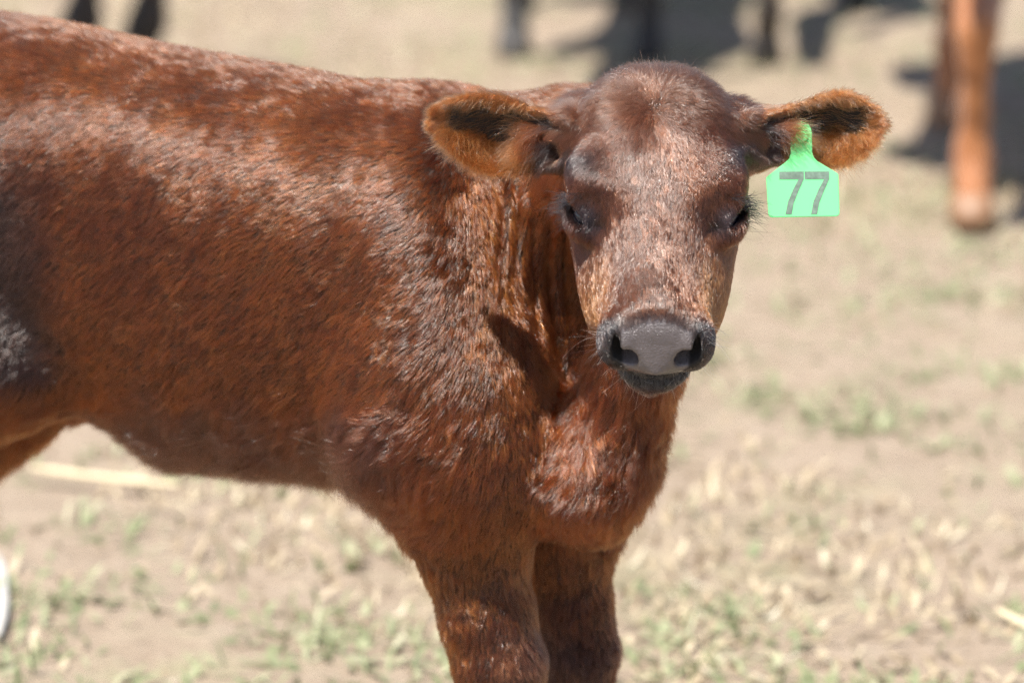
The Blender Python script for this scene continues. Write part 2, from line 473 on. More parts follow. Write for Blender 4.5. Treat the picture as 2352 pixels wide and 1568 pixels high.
_mid = np.array([-.2, 0, -.33])
if np.mean(np.sum((bv - bv.mean(0)) * bn, 1)) < 0: bq = bq[:, ::-1]; bn = -bn
print('body', len(bv), len(bq), round(time.time() - T0, 1))

# ---------------- regions and colours over the body
def ptc(p): return (p[:, 0], p[:, 1], p[:, 2])
def regions(p):
    c = ptc(p); g = {}
    g['x'], g['t'], g['n'] = hl(c)
    fs = f_skull(c)
    g['head'] = sstep(.030, .012, fs) * sstep(-.06, .0, -np.maximum(0, -g['n'] - .10))
    earL, earR = f_ear(c, -1), f_ear(c, 1)
    g['ear'] = np.maximum(sstep(.012, .004, earL), sstep(.012, .004, earR))
    for s, nm in ((-1, 'L'), (1, 'R')):
        uc, hf, sv, l, d0 = ear_lsd(c, s)
        near_ = sstep(.03, .01, earL if s < 0 else earR)
        g['in' + nm] = near_ * (c[2] > d0 - .002) * (np.abs(sv) < .97)
        g['sv' + nm] = sv; g['l' + nm] = l; g['e' + nm] = near_
    g['X'] = 1176 + c[0] / (SPX * (1 - c[2] / DIST)); g['Y'] = 784 - c[1] / (SPX * (1 - c[2] / DIST))
    x, t, n = np.abs(g['x']), g['t'], g['n']
    # nose pad
    pw = .0345 - .010 * sstep(-.03, -.07, n)
    g['pad'] = sstep(.329, .337, t + .004 * np.cos(x * 80)) * sstep(pw + .003, pw - .001, x) * sstep(-.073, -.069, n) * g['head']
    g['nos'] = np.maximum(sstep(.022, .016, np.linalg.norm(p - hp(-.031, .344, -.038), axis=1)), sstep(.022, .016, np.linalg.norm(p - hp(.031, .344, -.038), axis=1))) * (t > .325)
    g['muz'] = sstep(.308, .336, t + .25 * np.maximum(x - .03, 0) + .35 * np.maximum(-n - .040, 0)) * (sstep(-.5, 0, -n - .0) ) * sstep(.028, .044, x + np.maximum(-n - .02, 0)) * sstep(.03, .015, fs)
    ed = np.minimum(np.linalg.norm((p - EYES[0][1]), axis=1), np.linalg.norm((p - EYES[1][1]), axis=1))
    g['eye'] = sstep(.031, .019, ed)
    return g
G = regions(bv)
skin = np.tile(np.array([.030, .012, .007]), (len(bv), 1))
def blend(cc, m, c): cc[:] = cc * (1 - m[:, None]) + np.array(c) * m[:, None]
gl = np.full(len(bv), .7)
blend(skin, np.maximum(G['muz'], G['eye']), (.012, .011, .012))
blend(skin, np.maximum(G['inL'], G['inR']), (.012, .008, .008))  # dark inner ear skin, blackened so the hollow's shade is in the colour
blend(skin, G['pad'], (.150, .130, .137)); gl = gl * (1 - G['pad']) + .20 * G['pad']
blend(skin, G['nos'] * sstep(.30, .0, (bn @ norm(hn * .5 + ha))), (.010, .010, .022))
body = mesh_obj('body', cw(bv), bq, M_SKIN, calf)
vcol(body, 'skin', skin)
a = body.data.attributes.new('gloss', 'FLOAT', 'POINT'); a.data.foreach_set('value', gl.astype(np.float32))

def sphere(ctr, r, nu=24, nv=14, basis=None, sc=(1, 1, 1)):
    vs = []; fs = []
    B = np.eye(3) if basis is None else np.array(basis)
    for j in range(nv + 1):
        th = math.pi * j / nv
        for i in range(nu):
            ph = 2 * math.pi * i / nu
            q = np.array([math.sin(th) * math.cos(ph) * sc[0], math.sin(th) * math.sin(ph) * sc[1], math.cos(th) * sc[2]]) * r
            vs.append(ctr + q @ B)
    for j in range(nv):
        for i in range(nu):
            fs.append((j * nu + i, (j + 1) * nu + i, (j + 1) * nu + (i + 1) % nu, j * nu + (i + 1) % nu))
    return np.array(vs), fs
for s, ec in EYES:
    v_, f_ = sphere(ec, .0172); mesh_obj('eye', cw(v_), f_, M_EYE, calf)

# ---------------- the coat
def deepear(g):
    return np.maximum(*[g['in' + a] * sstep(-.42, .02, g['sv' + a] + .16 * np.sin(g['l' + a] * 17)) * sstep(.74, .50, g['sv' + a] + .08 * np.sin(g['l' + a] * 29)) * sstep(.92, .8, g['l' + a]) for a in 'LR'])
def coat(NH=900000, dens=1.0):
    tri = np.concatenate([bq[:, [0, 1, 2]], bq[:, [0, 2, 3]]])
    A = np.linalg.norm(np.cross(bv[tri[:, 1]] - bv[tri[:, 0]], bv[tri[:, 2]] - bv[tri[:, 0]]), axis=1) / 2
    hd = (G['head'] + G['ear'])[tri].mean(1)
    fn = bn[tri].mean(1)
    front = .12 + .88 * sstep(-.55, -.1, fn[:, 2])
    infr = .25 + .75 * sstep(-250, -60, G['X'][tri[:, 0]]) * sstep(1800, 1640, G['Y'][tri[:, 0]])
    wgt = A * (1 + 3.2 * np.clip(hd, 0, 1)) * front * infr
    cdf = np.cumsum(wgt); ti = np.searchsorted(cdf, rng.random(NH) * cdf[-1]); ti = np.minimum(ti, len(tri) - 1)
    r1, r2 = rng.random(NH), rng.random(NH); sq = np.sqrt(r1)
    b = np.stack([1 - sq, sq * (1 - r2), sq * r2], -1)
    T = tri[ti]
    p = np.einsum('nk,nkd->nd', b, bv[T]); n = norm(np.einsum('nk,nkd->nd', b, bn[T]))
    thick = 1 / np.sqrt((front * infr)[ti])
    g = regions(p)
    keep = (rng.random(NH) > g['pad'] * 1.2) & (rng.random(NH) > g['nos'] * 1.1)
    ed = np.minimum(np.linalg.norm((p - EYES[0][1]), axis=1), np.linalg.norm((p - EYES[1][1]), axis=1))
    keep &= ed > .0178
    deep = deepear(g)
    keep &= rng.random(NH) > deep * .95
    p, n, thick = p[keep], n[keep], thick[keep]; g = {k_: v_[keep] for k_, v_ in g.items()}
    NHk = len(p); X, Y, x, t, nn = g['X'], g['Y'], g['x'], g['t'], g['n']
    one = np.ones(NHk)
    # flow
    dn = -UPW
    rear = sstep(1100, 300, X)
    topl = sstep(500, 150, Y - 150 * sstep(900, 0, X) * -1)
    d = dn[None] * (1.0 - .45 * topl)[:, None] - FWD[None] * (.42 + .85 * sstep(1250, 700, X) * (.7 + .6 * topl))[:, None]
    legm = sstep(1180, 1300, Y); d = d * (1 - legm[:, None]) + dn[None] * legm[:, None]
    breast = sstep(1230, 1330, X) * sstep(780, 900, Y)
    d = d * (1 - breast[:, None]) + (dn[None] * 1.0 + np.array([-.15, 0, .25])) * breast[:, None]
    # head: from the whorl outwards
    wh = hp(-.002, .062, .01)
    rad = p - wh
    dh = norm(rad) + ha[None] * (.9 * sstep(.05, .16, t) * (1 - .75 * sstep(.02, .06, np.abs(x)) * sstep(.20, .15, t)))[:, None] + ha[None] * (.25 * sstep(.14, .2, t))[:, None]
    h_ = np.clip(g['head'], 0, 1)[:, None]
    d = norm(d) * (1 - h_) + norm(dh) * h_
    # ears: towards the tip and the rim
    for s, nm in ((-1, 'L'), (1, 'R')):
        e_ = np.clip(g['e' + nm] * sstep(0, .12, g['l' + nm]), 0, 1)[:, None]
        sv = np.clip(g['sv' + nm], -1, 1)[:, None]
        de = np.array([s * 1.0, 0, .15])[None] + np.array([0, .55, 0])[None] * sv + np.array([0, -.25, 0])[None]
        d = d * (1 - e_) + norm(de) * e_
    # random bends
    nv = np.stack([vnoise(p, 60, 10 + i, 2) for i in range(3)], -1)
    nf = np.stack([vnoise(p, 210, 20 + i, 2) for i in range(3)], -1)
    crown = g['head'] * sstep(.10, .02, t); inear = np.maximum(g['inL'], g['inR'])
    fluffy = np.clip(sstep(880, 1000, Y) * sstep(1150, 900, X) + breast + crown * 1.1 + inear * .5, 0, 1)
    d = norm(d) + nv * (.10 + .32 * fluffy - .06 * topl - .05 * h_[:, 0])[:, None] + nf * (.06 + .30 * fluffy - .02 * h_[:, 0])[:, None] + rng.normal(size=(NHk, 3)) * (.075 + .09 * fluffy + .03 * h_[:, 0])[:, None]
    wz = sstep(.042, .010, np.linalg.norm(p - wh, axis=1)) * h_[:, 0]
    d = d + rng.normal(size=(NHk, 3)) * (.35 * wz)[:, None] + nf * (.5 * wz)[:, None]
    d = d - n * np.sum(d * n, 1, keepdims=True); d = norm(d)
    # length
    L = .0118 * one
    L = L + .012 * sstep(860, 1000, Y) * sstep(1200, 950, X) + .014 * sstep(960, 1050, Y) * sstep(900, 820, X) + .010 * breast
    L = L * (1 - legm) + .010 * legm
    L = L * (1 - h_[:, 0]) + h_[:, 0] * (.0078 + .0200 * crown + .003 * sstep(.09, .03, t) - .0020 * sstep(.2, .3, t))
    eall = np.maximum(g['eL'], g['eR']) * sstep(0, .15, np.maximum(np.where(g['eL'] > .1, g['lL'], 0), np.where(g['eR'] > .1, g['lR'], 0)))
    rim = np.maximum(g['eL'] * sstep(.75, .95, np.abs(g['svL'])), g['eR'] * sstep(.75, .95, np.abs(g['svR'])))
    L = L * (1 - eall) + eall * (.0085 + .003 * rim + .004 * inear)
    L = L * (1 - .45 * g['muz']) * rng.uniform(.65, 1.2, NHk)
    lift = .11 + (.22 + .10 * topl) * (1 - h_[:, 0]) * (1 - np.clip(g['eL'] + g['eR'], 0, 1)) + (.05 + .04 * h_[:, 0]) * rng.normal(size=NHk) + .14 * fluffy + .28 * crown + .10 * eall + .03 * vnoise(p, 120, 31, 2)
    brow = h_[:, 0] * sstep(.025, .045, np.abs(x)) * sstep(.20, .16, t) * sstep(.03, .07, t)
    lift = lift + brow * (.14 + .10 * (x > 0)) + .15 * wz * rng.normal(size=NHk)
    lift = np.clip(lift - .035 * h_[:, 0] * (1 - crown), .02, 1.0)
    # clumps
    def cells(cs, seed):
        r = np.random.default_rng(seed); off = r.random(3) * 5
        q = p + nf * cs * .35
        ce = np.floor(q / cs + off)
        hsh = (ce @ np.array([12.9898, 78.233, 37.719])); 
        rr = [np.mod(np.sin(hsh + i * 4.7) * 43758.5453, 1.0) for i in range(5)]
        ctr = (ce - off + np.stack(rr[:3], -1)) * cs
        return ctr - q, np.stack(rr, -1)
    dc, rc = cells(.0075, 1); dc2, rc2 = cells(.0032, 2)
    dc -= n * np.sum(dc * n, 1, keepdims=True); dc2 -= n * np.sum(dc2 * n, 1, keepdims=True)
    cl = (.17 + .38 * fluffy) * (1 - .35 * h_[:, 0]); cl2 = .35 + .2 * eall
    bend = norm(np.cross(n, d)) * ((rc[:, 3] - .5) * (.5 + .7 * fluffy))[:, None]
    dc3, rc3 = cells(.019, 3); dc3 -= n * np.sum(dc3 * n, 1, keepdims=True); bodym = 1 - np.clip(h_[:, 0] + g['eL'] + g['eR'], 0, 1)
    lowb = sstep(520, 760, Y) * (1 - h_[:, 0])
    lift = lift * (1 + (rc[:, 4] - .5) * (.18 + .40 * lowb)) * (1 + bodym * (rc3[:, 4] - .5) * .22)
    L = L * (1 + bodym * (rc3[:, 3] - .5) * .35)
    K = 5; tau = np.linspace(0, 1, K)
    pts = np.empty((NHk, K, 3), np.float32)
    curl = fluffy * rng.uniform(.1, .5, NHk)
    side = norm(np.cross(n, d))
    ph = rc[:, 2] * 6.28
    for i, ta in enumerate(tau):
        q = p + n * .0005
        q = q + (d * (L * ta * np.cos(lift))[:, None]) + n * (L * np.sin(lift) * ta * (1.1 + .25 * h_[:, 0] - (.2 + .52 * h_[:, 0]) * ta))[:, None]
        q = q + bend * (L * ta * ta * .5)[:, None] + dc * (cl * ta ** 1.4)[:, None] + dc2 * (cl2 * ta ** 1.4)[:, None] + dc3 * (.12 * bodym * ta ** 1.4)[:, None]
        q = q + side * (L * .22 * curl * np.sin(ph + ta * 5) * ta)[:, None]
        pts[:, i] = q
    # colour
    base = np.array([.172, .040, .0090])
    c = np.tile(base, (NHk, 1))
    pat = vnoise(p, 18, 41, 3); pat2 = vnoise(p, 75, 42, 2)
    blend(c, np.clip(.25 + .35 * pat + (.2 - .12 * h_[:, 0]) * pat2, 0, .7), (.060, .014, .005))
    blend(c, np.clip(.9 * sstep(210, 40, X + 70 * pat) * sstep(300, 460, Y) * sstep(930, 840, Y), 0, 1), (.030, .018, .015))  # blackish thigh hair, with the shade there also put into its colour
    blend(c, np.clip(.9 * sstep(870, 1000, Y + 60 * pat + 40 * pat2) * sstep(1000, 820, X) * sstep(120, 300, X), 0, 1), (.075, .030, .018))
    blend(c, .4 * sstep(1400, 1500, Y + 30 * pat2) * sstep(1060, 1180, X), (.05, .035, .03))
    blend(c, h_[:, 0] * .7, (.062, .028, .018))
    ck = h_[:, 0] * sstep(.20, .26, t) * sstep(.035, .055, np.abs(x)) 
    blend(c, np.clip(ck, 0, 1) * .8, (.23, .070, .020))
    blend(c, np.clip(eall, 0, 1) * .9, (.33, .112, .036))
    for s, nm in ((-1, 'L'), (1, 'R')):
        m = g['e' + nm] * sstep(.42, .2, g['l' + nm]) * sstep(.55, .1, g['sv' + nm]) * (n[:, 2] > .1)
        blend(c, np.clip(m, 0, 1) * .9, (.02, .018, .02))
    blend(c, np.clip(g['muz'] * 1.1, 0, 1) * (.75 + .25 * (rng.random(NHk) > .3)), (.020, .018, .020))
    blend(c, g['eye'] * .9, (.018, .016, .018))
    tr = .6 * sstep(.318, .333, t) * sstep(.05, .03, np.abs(x)) * h_[:, 0]; blend(c, np.clip(tr, 0, 1), (.09, .08, .075))
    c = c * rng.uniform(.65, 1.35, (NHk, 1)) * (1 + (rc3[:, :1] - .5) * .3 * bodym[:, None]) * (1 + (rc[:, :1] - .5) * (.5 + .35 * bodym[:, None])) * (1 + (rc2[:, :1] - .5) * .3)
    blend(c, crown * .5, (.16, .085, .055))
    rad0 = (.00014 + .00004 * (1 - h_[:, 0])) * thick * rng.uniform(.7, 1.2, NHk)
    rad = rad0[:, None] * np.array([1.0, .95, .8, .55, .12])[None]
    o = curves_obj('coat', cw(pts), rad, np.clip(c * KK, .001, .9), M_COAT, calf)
    o['kind'] = 'stuff'
    return o
coat()
print('coat', round(time.time() - T0, 1))


# ---------------- loose hairs: lashes, whiskers, ear tufts
M_LOOSE = hair_mat('loose_hair', .3, .4)
M_LASH = hair_mat('eyelash_hair', .7, .7); M_LASH.node_tree.nodes['Principled Hair BSDF'].inputs['IOR'].default_value = 1.3
def strands(name, roots, dirs, lens, colr, rad, droop=.25, K=6, jit=.12, seed=1, mat=None):
    r = np.random.default_rng(seed); n = len(roots)
    d = norm(dirs + r.normal(size=(n, 3)) * jit); bendv = r.normal(size=(n, 3)) * .25 - UPW * droop
    pts = np.stack([roots + d * (lens * t)[:, None] + bendv * (lens * t * t)[:, None] for t in np.linspace(0, 1, K)], 1)
    rr = rad * np.linspace(1, .25, K)[None] * r.uniform(.7, 1.2, (n, 1))
    return curves_obj(name, cw(pts), rr, np.clip(colr * r.uniform(.6, 1.4, (n, 1)), .003, .9), mat or M_LOOSE, calf)
def pick(mask, n, seed):
    r = np.random.default_rng(seed); ii = np.nonzero(mask)[0]
    return r.choice(ii, n, replace=len(ii) < n)
for s, ec in EYES:
    loc = bv - ec; xx, tt, nn_ = loc @ hx * s, loc @ ha, loc @ hn
    m = (np.linalg.norm(loc, axis=1) < .031) & (tt < -.004) & (tt > -.024) & (xx > .004)
    ii = pick(m, 260, 5 + s)
    strands('eyelashes', bv[ii], bn[ii] * .8 + hx * s * .8 - ha * .15 + hn * .35, np.random.default_rng(3).uniform(.011, .023, 260), np.tile([.012, .011, .013], (260, 1)), .00024, droop=.35, seed=8 + s, mat=M_LASH)
    m = (np.linalg.norm(loc, axis=1) < .028) & (tt > .006) & (tt < .02)
    ii = pick(m, 30, 15 + s)
    strands('eyelashes', bv[ii], bn[ii] * .8 + hx * s * .5 + ha * .5, np.random.default_rng(4).uniform(.005, .010, 30), np.tile([.10, .09, .09], (30, 1)), .00014, seed=18 + s)
m = (G['head'] > .5) & (G['t'] > .305) & (G['pad'] < .1) & (G['nos'] < .1) & ((G['n'] < -.055) | (np.abs(G['x']) > .042)) & (bn[:, 2] > -.5)
ii = pick(m, 240, 21); rr_ = np.random.default_rng(5)
wc_ = np.where(rr_.random((240, 1)) < .6, np.array([[.55, .48, .42]]), np.array([[.05, .045, .045]]))
strands('whiskers', bv[ii], bn[ii] + np.array([0, -.25, .1]), rr_.uniform(.006, .024, 240) * np.where(rr_.random(240) < .15, 1.6, 1), wc_, .00013, droop=.1, jit=.3, seed=6)
for s, nm in ((-1, 'L'), (1, 'R')):
    sv, l = G['sv' + nm], G['l' + nm]
    base = (G['e' + nm] > .3) & (bn[:, 2] > .1)
    r5 = np.random.default_rng(50 + s)
    m = base & (l > .10) & (l < .34) & (sv > (-.55 if s < 0 else -.25)) & (sv < .35); ii = pick(m, 900, 30 + s)
    u_ = r5.random((900, 1)); dk = sstep(.26, .14, l[ii])[:, None]
    cc = np.array([[.14, .045, .016]]) * (1 - dk) + np.array([[.022, .02, .022]]) * dk
    strands('ear_tuft', bv[ii], np.array([s * 1.0, .12, .40])[None] + bn[ii] * .35, r5.uniform(.014, .034, 900), cc, .00019, droop=.25, jit=.2, seed=40 + s)
    m = base & (l > .28) & (l < .85) & (sv > .74) & (sv < 1.0); ii = pick(m, 700, 33 + s)
    strands('ear_tuft', bv[ii], np.array([s * .9, -.30, .40])[None] + bn[ii] * .25, r5.uniform(.007, .016, 700), np.tile([.24, .085, .028], (700, 1)), .00017, droop=.15, jit=.25, seed=44 + s)
    m = base & (l > .25) & (l < .9) & (sv > -.97) & (sv < -.12); ii = pick(m, 5000, 36 + s)
    strands('ear_tuft', bv[ii], np.array([s * .8, -.35, .30])[None] + bn[ii] * .3, r5.uniform(.010, .020, 5000), np.tile([.25, .092, .032], (5000, 1)), .00018, droop=.1, jit=.3, seed=47 + s)

m = (G['head'] > .5) & (G['t'] < .045) & (G['t'] > -.03) & (np.abs(G['x']) < .06) & (bn @ UPW > -.1)
ii = pick(m, 2200, 61); r6 = np.random.default_rng(62)
cell_ = np.floor(bv[ii] / .011); hs_ = np.mod(np.sin(cell_ @ np.array([12.9, 78.2, 37.7])[:, None] + np.array([[0, 2.1, 4.3]])) * 43758.5, 1) - .5
strands('poll_tuft', bv[ii], norm(bv[ii] - hp(0, .062, .0)) * .9 + bn[ii] * .55 + hs_ * 1.3, r6.uniform(.012, .026, 2200), np.tile([.075, .036, .024], (2200, 1)), .00018, droop=.25, jit=.22, seed=63)

# ------------------------------------------------------------------ the ear tag
k = N('green_tag_plastic')
k.b.inputs['Base Color'].default_value = (.26, .86, .39, 1); k.b.inputs['Roughness'].default_value = .6; k.b.inputs['Specular IOR Level'].default_value = .2
tr = k.n('BsdfTranslucent', {'Color': (.24, .92, .38, 1)}); mx = k.n('MixShader', {0: .42})
k.l(k.b.outputs[0], mx.inputs[1]); k.l(tr.outputs[0], mx.inputs[2]); k.l(mx.outputs[0], k.out.inputs[0])
M_TAG = k.m
k = N('tag_ink'); k.b.inputs['Specular IOR Level'].default_value = .2; k.l(k.ramp(k.noise(260, 4, .6, k.n('TexCoord').outputs['Object']), [(.35, (.10, .14, .11)), (.7, (.16, .23, .18))]), k.b.inputs['Base Color']); k.b.inputs['Roughness'].default_value = .35; M_INK = k.m
TAGW = .062
def tp(X, Y, dz=0.0):
    p = P(X, Y, TAGW); p = p + np.array([0, 0, 1]) * (dz + .24 * (p[1] - P(0, 400, TAGW)[1]) * -1 + .12 * (p[0] - P(1845, 0, TAGW)[0]))
    return p
tag_base = to_world(tp(1843, 315))
tag = empty('ear_tag', tag_base, 'bright green plastic ear tag numbered 77 hanging from the calf\'s ear', 'ear tag')
def arc(cx, cy, r, a0, a1, n=5): return [(cx + r * math.cos(R(a0 + (a1 - a0) * i / n)), cy + r * math.sin(R(a0 + (a1 - a0) * i / n))) for i in range(n + 1)]
outl = [(1817, 303), (1817, 352)] + [(1813, 364), (1804, 373)] + arc(1768, 411, 8, 232, 180) + arc(1773, 491, 9, 180, 90) + arc(1917, 489, 9, 90, 0) + arc(1917, 404, 8, 0, -55) + [(1877, 370), (1870, 362), (1866, 350), (1866, 303)] + arc(1841.5, 303, 24.5, 0, -180, 8)[1:-1]
def plate(name, pts, z0, z1, mat, parent, bev=0.0):
    n = len(pts)
    c = np.mean(pts, 0)
    rings = [(z0, 0), (z0 + bev, 1), (z1 - bev, 1), (z1, 0)] if bev else [(z0, 1), (z1, 1)]
    vs = []
    for z, full in rings:
        for i, (X, Y) in enumerate(pts):
            if not full:
                a, b = np.array(pts[i - 1]), np.array(pts[(i + 1) % n]); tdir = (b - a) / (np.linalg.norm(b - a) + 1e-9)
                nrm_ = np.array([-tdir[1], tdir[0]]); X, Y = np.array([X, Y]) + nrm_ * PLS * 1.0
            vs.append(tp(X, Y, z))
    fs = []
    for r_ in range(len(rings) - 1):
        for i in range(n):
            j = (i + 1) % n; fs.append((r_ * n + i, r_ * n + j, (r_ + 1) * n + j, (r_ + 1) * n + i))
    fs.append(tuple(range(n))[::-1]); fs.append(tuple((len(rings) - 1) * n + i for i in range(n)))
    o = mesh_obj(name, to_world(np.array(vs)) - tag_base, fs, mat, parent, smooth=False)
    return o
_a = 0
for i in range(len(outl)): x0, y0 = outl[i]; x1, y1 = outl[(i + 1) % len(outl)]; _a += x0 * y1 - x1 * y0
PLS = 1.3 if _a > 0 else -1.3
plate('panel', outl, -.0009, .0009, M_TAG, tag, .0005)
def seven(dx):
    left = [(1834, 412), (1821, 436), (1809, 464), (1803, 493)]; right = [(1817, 493), (1822, 467), (1833, 440), (1846, 411)]
    pts = [(1790, 394), (1790, 412)] + left + right + [(1846, 394)]
    return [(x + dx, y) for x, y in pts]
for dx in (0, 58): plate('digit', seven(dx), .00105, .0013, M_INK, tag)
bp_ = [(1841.5 + 13 * math.cos(a), 313 + 13 * math.sin(a)) for a in np.linspace(0, 2 * math.pi, 20, endpoint=False)]
plate('stud', bp_, .0012, .004, M_TAG, tag)

# ------------------------------------------------------------------ ground
k = N('dirt')
tc = k.n('TexCoord').outputs['Object']
n1 = k.noise(1.3, 5, .6, tc); n2 = k.noise(9, 6, .65, tc); n3 = k.noise(70, 5, .7, tc)
c1 = k.ramp(n2, [(.30, (.34, .255, .185)), (.52, (.45, .345, .26)), (.72, (.52, .415, .32))])
c2 = k.ramp(n3, [(.30, (.24, .18, .125)), (.5, (.41, .32, .235)), (.75, (.54, .45, .35))])
cm = k.mix(.40, c1, c2)
gm = k.ramp(n1, [(.50, (0, 0, 0)), (.66, (1, 1, 1))])
gm2 = k.n('Math', {0: gm, 1: k.ramp(n2, [(.42, (0, 0, 0)), (.62, (1, 1, 1))])}, operation='MULTIPLY').outputs[0]
gm3 = k.n('Math', {0: gm2, 1: .55}, operation='MULTIPLY').outputs[0]
cg = k.mix(gm3, cm, (.32, .32, .17))
k.l(cg, k.b.inputs['Base Color']); k.b.inputs['Roughness'].default_value = .95; k.b.inputs['Specular IOR Level'].default_value = .15
sm = k.n('Math', {0: n2, 1: n3}, operation='ADD').outputs[0]
bp = k.n('Bump', {'Strength': .8, 'Distance': .03, 'Height': sm}); k.l(bp.outputs[0], k.b.inputs['Normal'])
# a fine uneven patch where the animals stand, a coarse sheet to the horizon: one mesh
gx = np.concatenate([[-300, -80, -20, -8], np.linspace(-4, 4, 161), [8, 20, 80, 300]])
gy = np.concatenate([[-300, -80, -20, -6], np.linspace(-1, 13, 281), [18, 30, 90, 400]])
GX, GY = np.meshgrid(gx, gy, indexing='ij')
def gz(x, y):
    q = np.stack([x, y, x * 0], -1); fade = sstep(4, 3, np.abs(x)) * sstep(-1, 0, y) * sstep(13, 12, y)
    return (.012 * vnoise(q, 2.2, 71, 2) + .007 * vnoise(q, 14, 72, 2)) * fade - .012
GZ = gz(GX.ravel(), GY.ravel())
nx_, ny_ = len(gx), len(gy)
ii_, jj_ = np.meshgrid(np.arange(nx_ - 1), np.arange(ny_ - 1), indexing='ij'); b0 = (ii_ * ny_ + jj_).ravel()
go = mesh_obj('ground', np.stack([GX.ravel(), GY.ravel(), GZ], -1), np.stack([b0, b0 + ny_, b0 + ny_ + 1, b0 + 1], -1), k.m)
go['kind'] = 'structure'

def gpt(X, Y):                          # where the line of sight through a sketch point meets the ground
    dv = TH + math.atan((Y - 784) / (FPX * 2352 / 1024)); y = CAM_H / math.tan(dv)
    return np.array([(X - 1176) / (FPX * 2352 / 1024) * math.hypot(y, CAM_H) * math.cos(math.atan((Y - 784) / (FPX * 2352 / 1024))), y, 0.0])

# low plants, straw and leaf scraps
def plant_mat(name, stops, trans=.25):
    k = N(name); at = k.n('Attribute', attribute_name='shade'); c = k.ramp(at.outputs['Fac'], stops)
    k.l(c, k.b.inputs['Base Color']); k.b.inputs['Roughness'].default_value = .6
    t = k.n('BsdfTranslucent'); k.l(c, t.inputs['Color']); m = k.n('MixShader', {0: trans}); k.l(k.b.outputs[0], m.inputs[1]); k.l(t.outputs[0], m.inputs[2]); k.l(m.outputs[0], k.out.inputs[0])
    return k.m
def scatter_blades(name, n, lenr, widr, uprt, mat, seed, dens):
    r = np.random.default_rng(seed)
    n = int(n * 2.3)
    y = 3.0 + 10.5 * r.random(n * 3) ** 1.25; x = r.uniform(-.42, .42, n * 3) * (y + 1.5)
    q = np.stack([x, y, x * 0], -1)
    edge = sstep(.42, .20, np.abs(x) / (y + 1.5) + .05 * vnoise(q, 3, 95, 2)) * sstep(3.0, 4.4, y + .3 * vnoise(q, 3, 96, 2))
    m = r.random(n * 3) < dens(q) * edge; q = q[m][:n]; n = len(q)
    cl = np.floor(q / .035); hh = np.mod(np.sin(cl @ np.array([12.99, 78.2, 0])) * 43758.5, 1)
    q[:, :2] += (np.floor(q[:, :2] / .035) * .035 + .0175 - q[:, :2]) * .6
    a = r.uniform(0, 6.283, n); up = np.clip(r.normal(uprt, .3, n), .02, 1.4)
    L = r.uniform(*lenr, n); Wd = r.uniform(*widr, n)
    d = np.stack([np.cos(a) * np.cos(up), np.sin(a) * np.cos(up), np.sin(up)], -1); sd = np.stack([-np.sin(a), np.cos(a), a * 0], -1)
    q[:, 2] = gz(q[:, 0], q[:, 1]) + .001
    p0 = q; p1 = q + d * (L * .55)[:, None]; p2 = q + d * L[:, None] + np.array([0, 0, -.22]) * (L * np.sin(up))[:, None]
    p2[:, 2] = np.maximum(p2[:, 2], .001)
    V = np.stack([p0 - sd * (Wd * .3)[:, None], p0 + sd * (Wd * .3)[:, None], p1 + sd * (Wd * .5)[:, None], p1 - sd * (Wd * .5)[:, None], p2 + sd * (Wd * .12)[:, None], p2 - sd * (Wd * .12)[:, None]], 1).reshape(-1, 3)
    b = np.arange(n)[:, None] * 6
    F_ = np.concatenate([b + np.array([0, 1, 2, 3]), b + np.array([3, 2, 4, 5])])
    o = mesh_obj(name, V, F_, mat); o['kind'] = 'stuff'
    sh = np.clip(.5 * r.random(n) + .5 * hh, 0, 1)
    at = o.data.attributes.new('shade', 'FLOAT', 'POINT'); at.data.foreach_set('value', np.repeat(sh, 6).astype(np.float32))
    return o
def gd(q): return np.clip(.30 + .6 * vnoise(q, 2.6, 81, 2) + .7 * vnoise(q, 12, 82, 2), 0.04, 1) * np.where(q[:, 1] < 8.0, 1, .45)
def sd_(q): return np.clip(.30 + .7 * vnoise(q, 4, 83, 2), 0.03, 1)
M_GRASS = plant_mat('low_grass', [(0, (.13, .16, .07)), (.35, (.26, .29, .15)), (.7, (.42, .43, .26)), (1, (.58, .53, .38))], .35)
M_STRAW = plant_mat('dry_straw', [(0, (.20, .14, .09)), (.4, (.40, .31, .20)), (.8, (.55, .46, .32)), (1, (.68, .62, .48))], .15)
scatter_blades('grass', 19000, (.02, .055), (.004, .010), .65, M_GRASS, 90, gd)
scatter_blades('dry_straw', 15000, (.012, .05), (.004, .012), .12, M_STRAW, 91, sd_)
scatter_blades('clover_leaves', 6500, (.014, .034), (.010, .024), .3, M_GRASS, 92, gd)

